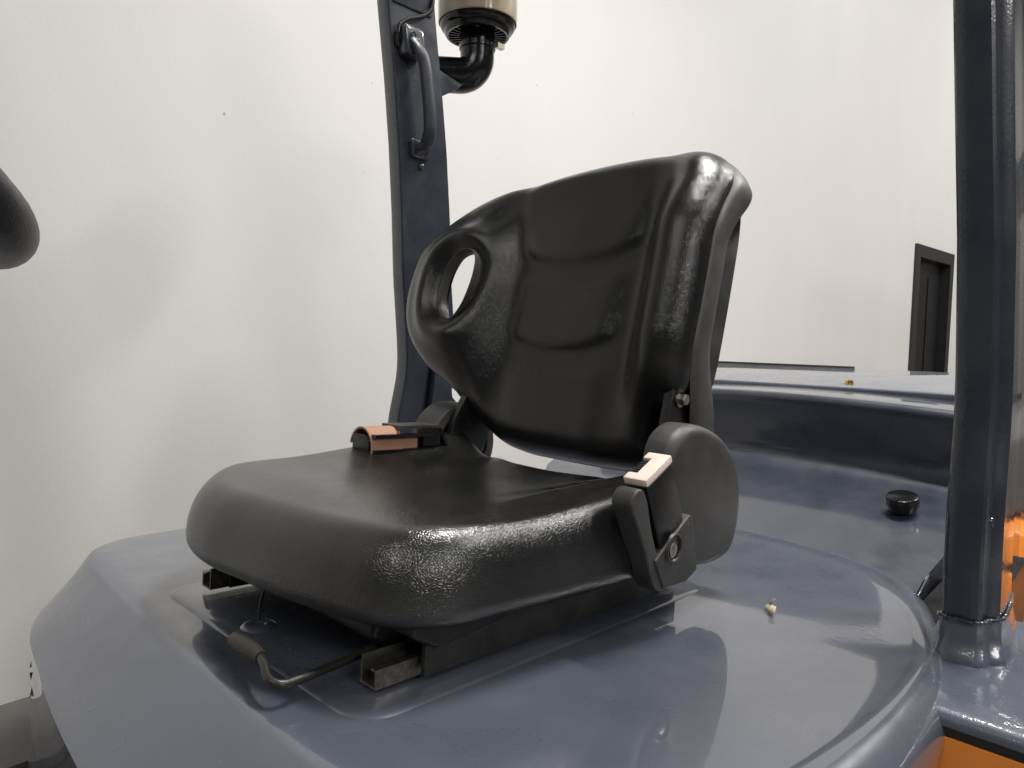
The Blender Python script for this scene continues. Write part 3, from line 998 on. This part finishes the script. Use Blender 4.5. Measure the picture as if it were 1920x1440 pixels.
# ------------------------------------------------------------------ counterweight behind the hood
def cw_strip(name, cols, ny, mtl, parent, bevs=None, angle=40):
    """cols(t) -> list of (x,z) section points at y=t; swept across the truck."""
    ys = np.linspace(-.485, .485, ny)
    V = []; k = None
    for yy in ys:
        s = cols(yy); k = len(s)
        V += [(a, yy * (1 - .16 * max(0, a - 1.15)) * (1 - .12 * float(sst(1.06, .92, a))), b) for a, b in s]
    F = [(i * k + j, (i + 1) * k + j, (i + 1) * k + j + 1, i * k + j + 1) for i in range(ny - 1) for j in range(k - 1)]
    F.append(tuple(range(k))[::-1]); F.append(tuple(range((ny - 1) * k, ny * k)))
    F += [(i * k + k - 1, (i + 1) * k + k - 1, (i + 1) * k, i * k) for i in range(ny - 1)]
    return link(name, settle(mesh_from(V, F)), parent, mtl, angle=angle)
def cw_section(yy):
    q = (yy / .6) ** 2
    zr = .2005 - .026 * q                       # ridge crowned across the truck
    xr = 1.245 - .06 * q
    s = [(.80, -.60), (.80, -.12), (.80, -.075), (.88, -.053), (.96, -.029), (1.02, -.012), (1.08, .004), (1.14, .018), (1.19, .030), (1.225, .042), (1.243, .060), (1.248, .085),
         (xr + .002, zr - .030), (xr, zr - .016)]
    for t in (20, 45, 70, 90):
        s.append((xr + .016 - .016 * math.cos(R(t)), zr - .016 + .016 * math.sin(R(t))))
    s += [(xr + .10, zr + .002), (1.48, zr + .001), (2.02, zr + .002), (2.10, zr - .05), (2.12, -.60)]
    return s
cw = cw_strip("counterweight", cw_section, 60, M['weight'], fork, angle=35)
# radiator cover plate lying on top
pv = []
plate_poly = rrect(1.455, 1.79, -.435, .435, .05)
def plate_mesh(dz0, dz1, poly, bev):
    me = prism(poly, 0, 1, 0, plane='xy')
    for v in me.vertices:
        t = (v.co.x - 1.455) / .335
        base = .2085 + .036 * t
        v.co.z = base + (dz1 if v.co.z > .5 else dz0)
    bm = bmesh.new(); bm.from_mesh(me); bevel_bm(bm, bev, 3); return bm_mesh(bm)
plate = link("radiator_cover", plate_mesh(-.022, 0, plate_poly, .006), fork, M['hood'], angle=40)
link("rear_seal", plate_mesh(-.02, .0035, rrect(1.792, 1.804, -.03, .44, .005), .002), plate, M['rubber'], angle=40)
bcx, bcy = 1.515, -.105
link("brass_fitting", lathe([(0, .012), (.005, .012), (.009, .010), (.010, .0035), (.014, .0030), (.014, -.002)], (bcx, bcy, .2125), (0, 0, 1), 8), plate, M['brass'], angle=25)
# filler cap on the ledge with a stamped pocket round it
link("ledge_cap", lathe([(0, .0150), (.022, .0150), (.0262, .0135), (.0275, .010), (.0275, -.004), (.024, -.004), (.024, -.012)], (1.075, -.345, .024), (-.26, 0, .966), 40), cw, M['gloss_black'], angle=40)
link("side_flange", prism([(.80, -.30), (.80, -.077), (.88, -.056), (.96, -.032), (1.02, -.018), (1.02, -.30)], -.4305, -.4275, .001), cw, M['weight'])

# ------------------------------------------------------------------ rear pillars of the overhead guard
zs = np.array([-.02, .03, .06, .09, .12, .14, .16, .18, .20, .22, .24, .26, .28, .30, .37, .44, .51, .58, .72, .85, .97, 1.15, 1.5])
pk_ = catmull([(-.02, .553), (.08, .555), (.14, .561), (.19, .572), (.24, .581), (.30, .580), (.44, .566), (.58, .555), (.72, .541), (.85, .527), (.97, .511), (1.15, .488), (1.5, .44)], 300)
pxf = np.interp(zs, pk_[:, 0], pk_[:, 1])
pyi = np.interp(zs, [-.02, .28, .44, .70, .97, 1.5], [.514, .507, .503, .489, .485, .475])
wd = np.interp(zs, [-.02, .2, .35, .6, .97, 1.5], [.150, .145, .142, .138, .128, .122])
def pillar_mesh(sg, grow=0.0, z0=None, z1=None):
    Z = np.linspace(zs[0] if z0 is None else z0, zs[-1] if z1 is None else z1, 90)
    X = np.interp(Z, zs, pxf); Yi = np.interp(Z, zs, pyi); Wd = np.interp(Z, zs, wd)
    # section: flat inner face, rounded front-inner corner, stepped outer face with a shallow groove
    r, t, g = .006 + grow, .036, grow
    sec = []
    for a in (0, 30, 60, 90):
        sec.append((r - r * math.sin(R(a)) - g, r - r * math.cos(R(a)) - g))        # front inner round: from (r,0) to (0,r)
    sec += [(-g, t - .004), (.001 - g, t), (.004, t + .003 + g), (.014, t + .0045 + g), (.020, t + .006 + g), (.024, t + .012 + g), (.030, t + .0165 + g), (.052, t + .0175 + g), (.075, t + .017 + g), ('w', t + .012 + g), ('w2', t), ('w2', .004 - g), ('w', -g)]
    V = []
    k = len(sec)
    for x0, y0, w_, z_ in zip(X, Yi, Wd, Z):
        for a, b in sec:
            aa = {'w': w_ - .004 + g, 'w2': w_ + g}.get(a, a) if isinstance(a, str) else a
            V.append((x0 + aa, sg * (y0 + b), z_))
    nz = len(Z)
    F = [(i * k + j, i * k + (j + 1) % k, (i + 1) * k + (j + 1) % k, (i + 1) * k + j) for i in range(nz - 1) for j in range(k)]
    F.append(tuple(range(k))[::-1]); F.append(tuple(range((nz - 1) * k, nz * k)))
    return settle(mesh_from(V, F))
p_near = link("rear_pillar", pillar_mesh(-1), fork, M['frame'], angle=24)
p_far = link("rear_pillar", pillar_mesh(1, z0=-.3), fork, M['frame'], angle=24)
foot = pillar_mesh(-1, .002, -.060, .010)
for v in foot.vertices:
    t = float(sst(.002, -.037, v.co.z)) ** 2
    d2 = Vector((v.co.x - .626, v.co.y + .533, 0))
    v.co += d2.normalized() * .011 * t
link("pillar_foot", foot, p_near, M['fender'], angle=30)
# weld bead along the top of the foot
Z0 = .010
x0 = float(np.interp(Z0, zs, pxf)); y0 = float(np.interp(Z0, zs, pyi))
bead = [(.003, -.003), (-.004, .004), (-.005, .020), (-.004, .034), (.004, .041), (.016, .044), (.022, .050), (.030, .0545), (.06, .0555), (.10, .053)]
bp = catmull([(x0 + a, -(y0 + b), Z0 + .001) for a, b in bead], 90)
bp += rng.normal(0, .0004, bp.shape)
link("weld_bead", tube(bp, .0022, 8), p_near, M['frame'])
link("pillar_bolt", lathe([(0, .006), (.004, .006), (.0068, .004), (.0075, .0)], (.582, -.5495, .12), (0, -1, 0), 16), p_near, M['frame'])

# assist grip bolted to the far pillar's inner face
def fy(z):
    return float(np.interp(z, zs, pyi))
def fx(z):
    return float(np.interp(z, zs, pxf))
def on_far(a, z, off):      # a = distance back from the front edge, off = proud of the inner face
    return (fx(z) + a, fy(z) - off, z)
hb = bmesh.new()
pts, rad = [], []
path = [(.040, .922, .004), (.038, .910, .026), (.043, .894, .036), (.050, .872, .038), (.054, .822, .038), (.056, .772, .037), (.055, .734, .033), (.052, .712, .020), (.047, .698, .002)]
P = catmull([on_far(*q) for q in path], 50)
sec = [(-.0135, -.004), (-.0135, .004), (-.009, .0075), (.009, .0075), (.0135, .004), (.0135, -.004), (.009, -.0075), (-.009, -.0075)]
T = np.gradient(P, axis=0); T /= np.linalg.norm(T, axis=1)[:, None]
rr_ = []
for i in range(len(P)):
    u = np.array([1.0, 0, 0]); u = u - T[i] * (u @ T[i]); u /= np.linalg.norm(u)
    v = np.cross(T[i], u)
    k_ = 1.25 if i < 6 or i > 44 else 1.0
    rr_.append([hb.verts.new(tuple(P[i] + k_ * (a * u + b * v))) for a, b in sec])
for i in range(len(P) - 1):
    for j in range(8):
        hb.faces.new((rr_[i][j], rr_[i][(j + 1) % 8], rr_[i + 1][(j + 1) % 8], rr_[i + 1][j]))
hb.faces.new(rr_[0][::-1]); hb.faces.new(rr_[-1])
grab = link("assist_grip", bm_mesh(hb), p_far, M['gloss_black'], angle=45)
grab.data.materials[0] = M['cast']
def plate_on_far(a0, a1, z0, z1, off0, off1, bev):
    V = [on_far(a, z, o) for o in (off0, off1) for a, z in ((a0, z0), (a1, z0), (a1, z1), (a0, z1))]
    bm = bmesh.new()
    bm_add(bm, V, [(0, 1, 2, 3), (7, 6, 5, 4), (0, 4, 5, 1), (1, 5, 6, 2), (2, 6, 7, 3), (3, 7, 4, 0)])
    bmesh.ops.recalc_face_normals(bm, faces=bm.faces[:])
    bevel_bm(bm, bev, 3)
    return bm_mesh(bm)
link("grip_mount", plate_on_far(.014, .066, .884, .940, .0, .030, .008), p_far, M['frame'], angle=40)
link("grip_bolt", lathe([(0, .0035), (.003, .0035), (.0045, .002), (.0065, .004), (.0075, .0)], on_far(.032, .920, .030), (0, -1, 0), 20), p_far, M['frame'])
link("grip_mount", plate_on_far(.026, .076, .690, .726, .0, .012, .005), p_far, M['frame'], angle=40)
link("pillar_bolt", lathe([(0, .0065), (.004, .006), (.0068, .004), (.0078, .0)], on_far(.056, .676, 0), (0, -1, 0), 18), p_far, M['frame'])
# ribbed cable crossing the pillar
cp = catmull([on_far(.118, 1.03, .006), on_far(.104, .995, .010), on_far(.078, .975, .010), on_far(.052, .964, .010), on_far(.030, .952, .012), on_far(.014, .938, .014), on_far(.008, .916, .012), on_far(.012, .900, .006)], 240)
cr = np.where(np.arange(240) % 4 < 2, .0044, .0035)
link("ribbed_cable", tube(cp, list(cr), 10), p_far, M['black'], angle=0)
link("upper_plate", plate_on_far(.012, .112, .985, 1.20, .0, .004, .002), p_far, M['frame'], angle=40)
link("pillar_gusset", prism([(.618, .02), (.78, .0), (.78, .10), (.70, .18), (.690, .255), (.655, .30)], .49, .505, .003), p_far, M['frame'])

# ------------------------------------------------------------------ air intake with clear bowl, behind the far pillar
iy = .53
cxp = .800
pdx, pdy = .77, -.64                        # the pipe leaves the pillar at an angle
def ip(u, z):
    return (cxp + pdx * u, iy + pdy * u, z)
intake_pts = [ip(-.18, .925), ip(-.12, .925), ip(-.07, .925), ip(-.044, .925)]
for a in np.linspace(-90, 0, 14)[1:]:
    intake_pts.append(ip(-.042 + .042 * math.cos(R(a)), .967 + .042 * math.sin(R(a))))
intake_pts += [(cxp, iy, .98), (cxp, iy, 1.0), (cxp, iy, 1.02)]
intake = link("air_intake_pipe", tube(intake_pts, .0395, 32), fork, M['gloss_black'], angle=50)
link("hose_clamp", lathe([(.0396, .985), (.0425, .986), (.0425, .996), (.0396, .997)], (cxp, iy, 0), (0, 0, 1), 40), intake, M['gloss_black'])
link("clamp_screw", box((cxp + .016, iy - .052, .985), (cxp + .038, iy - .040, .996), .002), intake, M['zinc'])
link("base_ring", lathe([(.041, 1.024), (.066, 1.023), (.0675, 1.016), (.0725, 1.015), (.0765, 1.020), (.078, 1.028), (.083, 1.030), (.087, 1.036), (.088, 1.048), (.084, 1.058), (.04, 1.058)], (cxp, iy, 0), (0, 0, 1), 64), intake, M['gloss_black'], angle=35)
for i in range(28):
    a = 2 * math.pi * i / 28
    ca, sa = math.cos(a), math.sin(a)
    c0 = np.array([cxp + .054 * ca, iy + .054 * sa, 1.0195])
    link("vane", obox(c0, (ca, sa, .05), (-sa, ca, 0), (-.05 * ca, -.05 * sa, 1), (.0125, .0011, .0040), 0), intake, M['gloss_black'])
link("bowl", lathe([(.0895, 1.042), (.0915, 1.044), (.0925, 1.07), (.092, 1.14), (.080, 1.17), (0, 1.18), (0, 1.177), (.078, 1.167), (.0895, 1.14), (.090, 1.07), (.0885, 1.046), (.0895, 1.042)], (cxp, iy, 0), (0, 0, 1), 72), intake, M['bowl'], angle=40)
link("bowl_core", lathe([(.040, 1.06), (.062, 1.07), (.058, 1.15), (0, 1.16)], (cxp, iy, 0), (0, 0, 1), 40), intake, M['bowl'])
link("intake_bracket", prism([(.66, .835), (.66, .90), (.735, .885), (.715, .868)], .51, .516, .001), intake, M['frame'])

# ------------------------------------------------------------------ steering wheel
wc = np.array([-.4185, -.205, .456])
wn = np.array([.50, -.03, .865]); wn /= np.linalg.norm(wn)
wu = np.array([1.0, 0, 0]); wu = wu - wn * (wu @ wn); wu /= np.linalg.norm(wu)
wv = np.cross(wn, wu)
rw = .175
ring = [wc + rw * (math.cos(a) * wu + math.sin(a) * wv) for a in np.linspace(0, 2 * math.pi, 72, endpoint=False)]
sw = link("steering_wheel", tube(ring, .0147, 20, closed=True), fork, M['wheel'], angle=0)
for a in (150, 270, 30):
    u = math.cos(R(a)) * wu + math.sin(R(a)) * wv
    link("spoke", tube([wc + u * .03 - wn * .02, wc + u * .09 - wn * .012, wc + u * (rw - .004)], [.012, .010, .008], 12, 16), sw, M['wheel'])
bm = bmesh.new(); lathe_bm(bm, [(0, .0), (.03, -.002), (.042, -.012), (.040, -.030), (.022, -.045), (.022, -.30), (0, -.30)], wc, wn, 32)
link("hub", bm_mesh(bm), sw, M['wheel'])

# ------------------------------------------------------------------ near side body: grey fender frame over an orange panel
sec = [(.40, -.30), (.404, -.062), (.408, -.052), (.416, -.046), (.44, -.040), (.50, -.022), (.56, -.006), (.60, -.030), (.85, -.035), (.90, -.06), (.90, -.60), (.40, -.60)]
fend_xz = [(.405, -.049), (.408, -.039), (.418, -.0335), (.45, -.033), (.50, -.034), (.56, -.037), (.70, -.036), (.745, -.038), (.745, -.5), (.62, -.5), (.43, -.049)]
fender = link("rear_fender", prism(fend_xz, -.49, -.98, .004), fork, M['fender'], angle=30)
pan_o = [(.406, -.0582), (.420, -.0582), (.400, -.56), (.385, -.56)]
side = link("side_panel", prism(pan_o, -.50, -.975, .001), fender, M['orange'], angle=30)
link("edge_trim", box((.4075, -.975, -.0578), (.428, -.50, -.0492), .001), fender, M['rubber'])
# white lettering on the panel, mostly below the picture
def letter_a(y0, z0, w, hgt):
    bm = bmesh.new()
    for pts in ([(0, 0), (.22, 0), (.60, 1), (.40, 1)], [(.78, 0), (1, 0), (.62, 1), (.42, .98)], [(.25, .28), (.75, .28), (.70, .45), (.30, .45)]):
        V = []
        for dx in (0, -.0012):
            for a, b in pts:
                z = z0 + hgt * b
                xx = .406 - (.021 / .5018) * (-.0582 - z) - .0004 + dx
                V.append((xx, y0 - w * a, z))
        k = len(pts)
        bm_add(bm, V, [tuple(range(k)), tuple(range(k, 2 * k))[::-1]] + [(i, k + i, k + (i + 1) % k, (i + 1) % k) for i in range(k)])
    return bm_mesh(bm)
link("lettering", letter_a(-.567, -.190, .016, .103), fender, M['white'], angle=20)
link("lettering", letter_a(-.5845, -.190, .016, .090), fender, M['white'], angle=20)

# dark plastic cowl beside the hood, at the far front
cowl = link("side_cowl", box((-.62, .392, -.60), (-.085, .62, -.2735), .004), fork, M['cowl'])
link("lid", box((-.62, .389, -.2685), (-.085, .447, -.255), .003), cowl, M['cowl'])
link("seam_strip", box((-.172, .3895, -.60), (-.168, .3925, -.277)), cowl, M['black'])
link("gap_shade", box((.747, -.525, -.60), (1.20, -.44, -.068), .004), fork, M['black'])  # black block added as the shade in the see-through gap by the pillar
chassis = link("chassis", box((-.15, -.45, -.72), (.88, .45, -.31), .02), fork, M['frame'])
for (x, y, rr, w) in ((-.75, .42, .30, .2), (-.75, -.42, .30, .2), (1.25, .42, .24, .18), (1.25, -.42, .24, .18)):
    wl = link("wheel", lathe([(.0, -w / 2 + .02), (rr * .55, -w / 2 + .02), (rr * .6, -w / 2), (rr * .6, w / 2), (rr * .55, w / 2 - .02), (0, w / 2 - .02)], (x, y, FZ + rr), (0, 1, 0), 40), fork, M['orange'])
    link("tyre", lathe([(rr * .601, -w / 2), (rr * .93, -w / 2), (rr, -w / 2 + .03), (rr, w / 2 - .03), (rr * .93, w / 2), (rr * .601, w / 2)], (x, y, FZ + rr), (0, 1, 0), 48), wl, M['tyre'])
link("front_axle", box((-1.0, -.36, -.80), (-.151, .36, -.55), .02), chassis, M['frame'])
link("floor_plate", box((-.80, -.46, -.50), (-.26, .46, -.47), .004), chassis, M['rubber'])

# dry leaf scrap on the hood
bm = bmesh.new()
bm_add(bm, [(.520, -.322, .0035), (.507, -.335, .0025), (.500, -.344, .005), (.513, -.340, .012), (.522, -.330, .010), (.528, -.321, .006)], [(0, 1, 5), (1, 2, 3), (1, 3, 4), (1, 4, 5)])
bm_add(bm, [(.5285, -.323, .004), (.521, -.330, .016), (.526, -.3335, .018), (.532, -.328, .008)], [(0, 1, 2, 3)])
me = bm_mesh(bm)
scrap = link("leaf_scrap", me, None, M['leaf'], seat=True, angle=20)
md = scrap.modifiers.new("thickness", 'SOLIDIFY'); md.thickness = .0005
tag(scrap, "tiny curled dry leaf scrap lying on the grey hood beside the seat", "leaf")
# deck vertices sit in hall coordinates: move the origin to the scrap itself
c0 = Vector(np.mean([v.co for v in me.vertices], axis=0))
for v in me.vertices:
    v.co -= c0
scrap.location = c0

# ------------------------------------------------------------------ another truck parked farther back
pk = bpy.data.objects.new("forklift", None); scene.collection.objects.link(pk)
pk.location = (3.6, -.80, FZ)
tag(pk, "orange forklift parked far behind, seen past the near pillar", "forklift")
def pk_part(name, me, mtl, parent=pk):
    o = bpy.data.objects.new(name, me); scene.collection.objects.link(o)
    me.materials.append(mtl)
    me.polygons.foreach_set('use_smooth', np.ones(len(me.polygons), bool)); me.set_sharp_from_angle(angle=R(35))
    o.parent = parent
    return o
body = pk_part("body", prism([(-.60, .14), (-.64, .30), (-.63, .375), (-.615, .38), (-.615, .41), (-.63, .415), (-.61, .52), (-.56, .565), (-.30, .58), (1.2, .58), (1.3, .3), (1.2, .14)], -.52, .52, .03), M['orange'])
pk_part("bumper_strip", box((-.628, -.49, .383), (-.612, .49, .407)), M['rubber'], body)
pk_part("rear_cover", prism([(-.55, .585), (-.52, .90), (-.40, 1.0), (.09, 1.02), (.09, .585)], -.50, .50, .03), M['cowl'])
pk_part("hood", box((.1, -.45, .585), (1.1, .45, 1.05), .04), M['frame'])
for x in (.02, 1.25):
    for y in (-.46, .46):
        pk_part("pillar", box((x, y - .04, 1.0), (x + .08, y + .04, 2.1), .01), M['frame'])
pk_part("roof_guard", box((-.02, -.52, 2.102), (1.38, .52, 2.16), .02), M['frame'])
for x, r_ in ((-.25, .24), (1.0, .30)):
    for y in (-.56, .56):
        w_ = pk_part("wheel", lathe([(0, -.06), (r_ * .58, -.06), (r_ * .58, .06), (0, .06)], (x, y, r_), (0, 1, 0), 32), M['white'])
        pk_part("tyre", lathe([(r_ * .585, -.09), (r_ * .95, -.09), (r_, -.05), (r_, .05), (r_ * .95, .09), (r_ * .585, .09)], (x, y, r_), (0, 1, 0), 40), M['tyre'], w_)
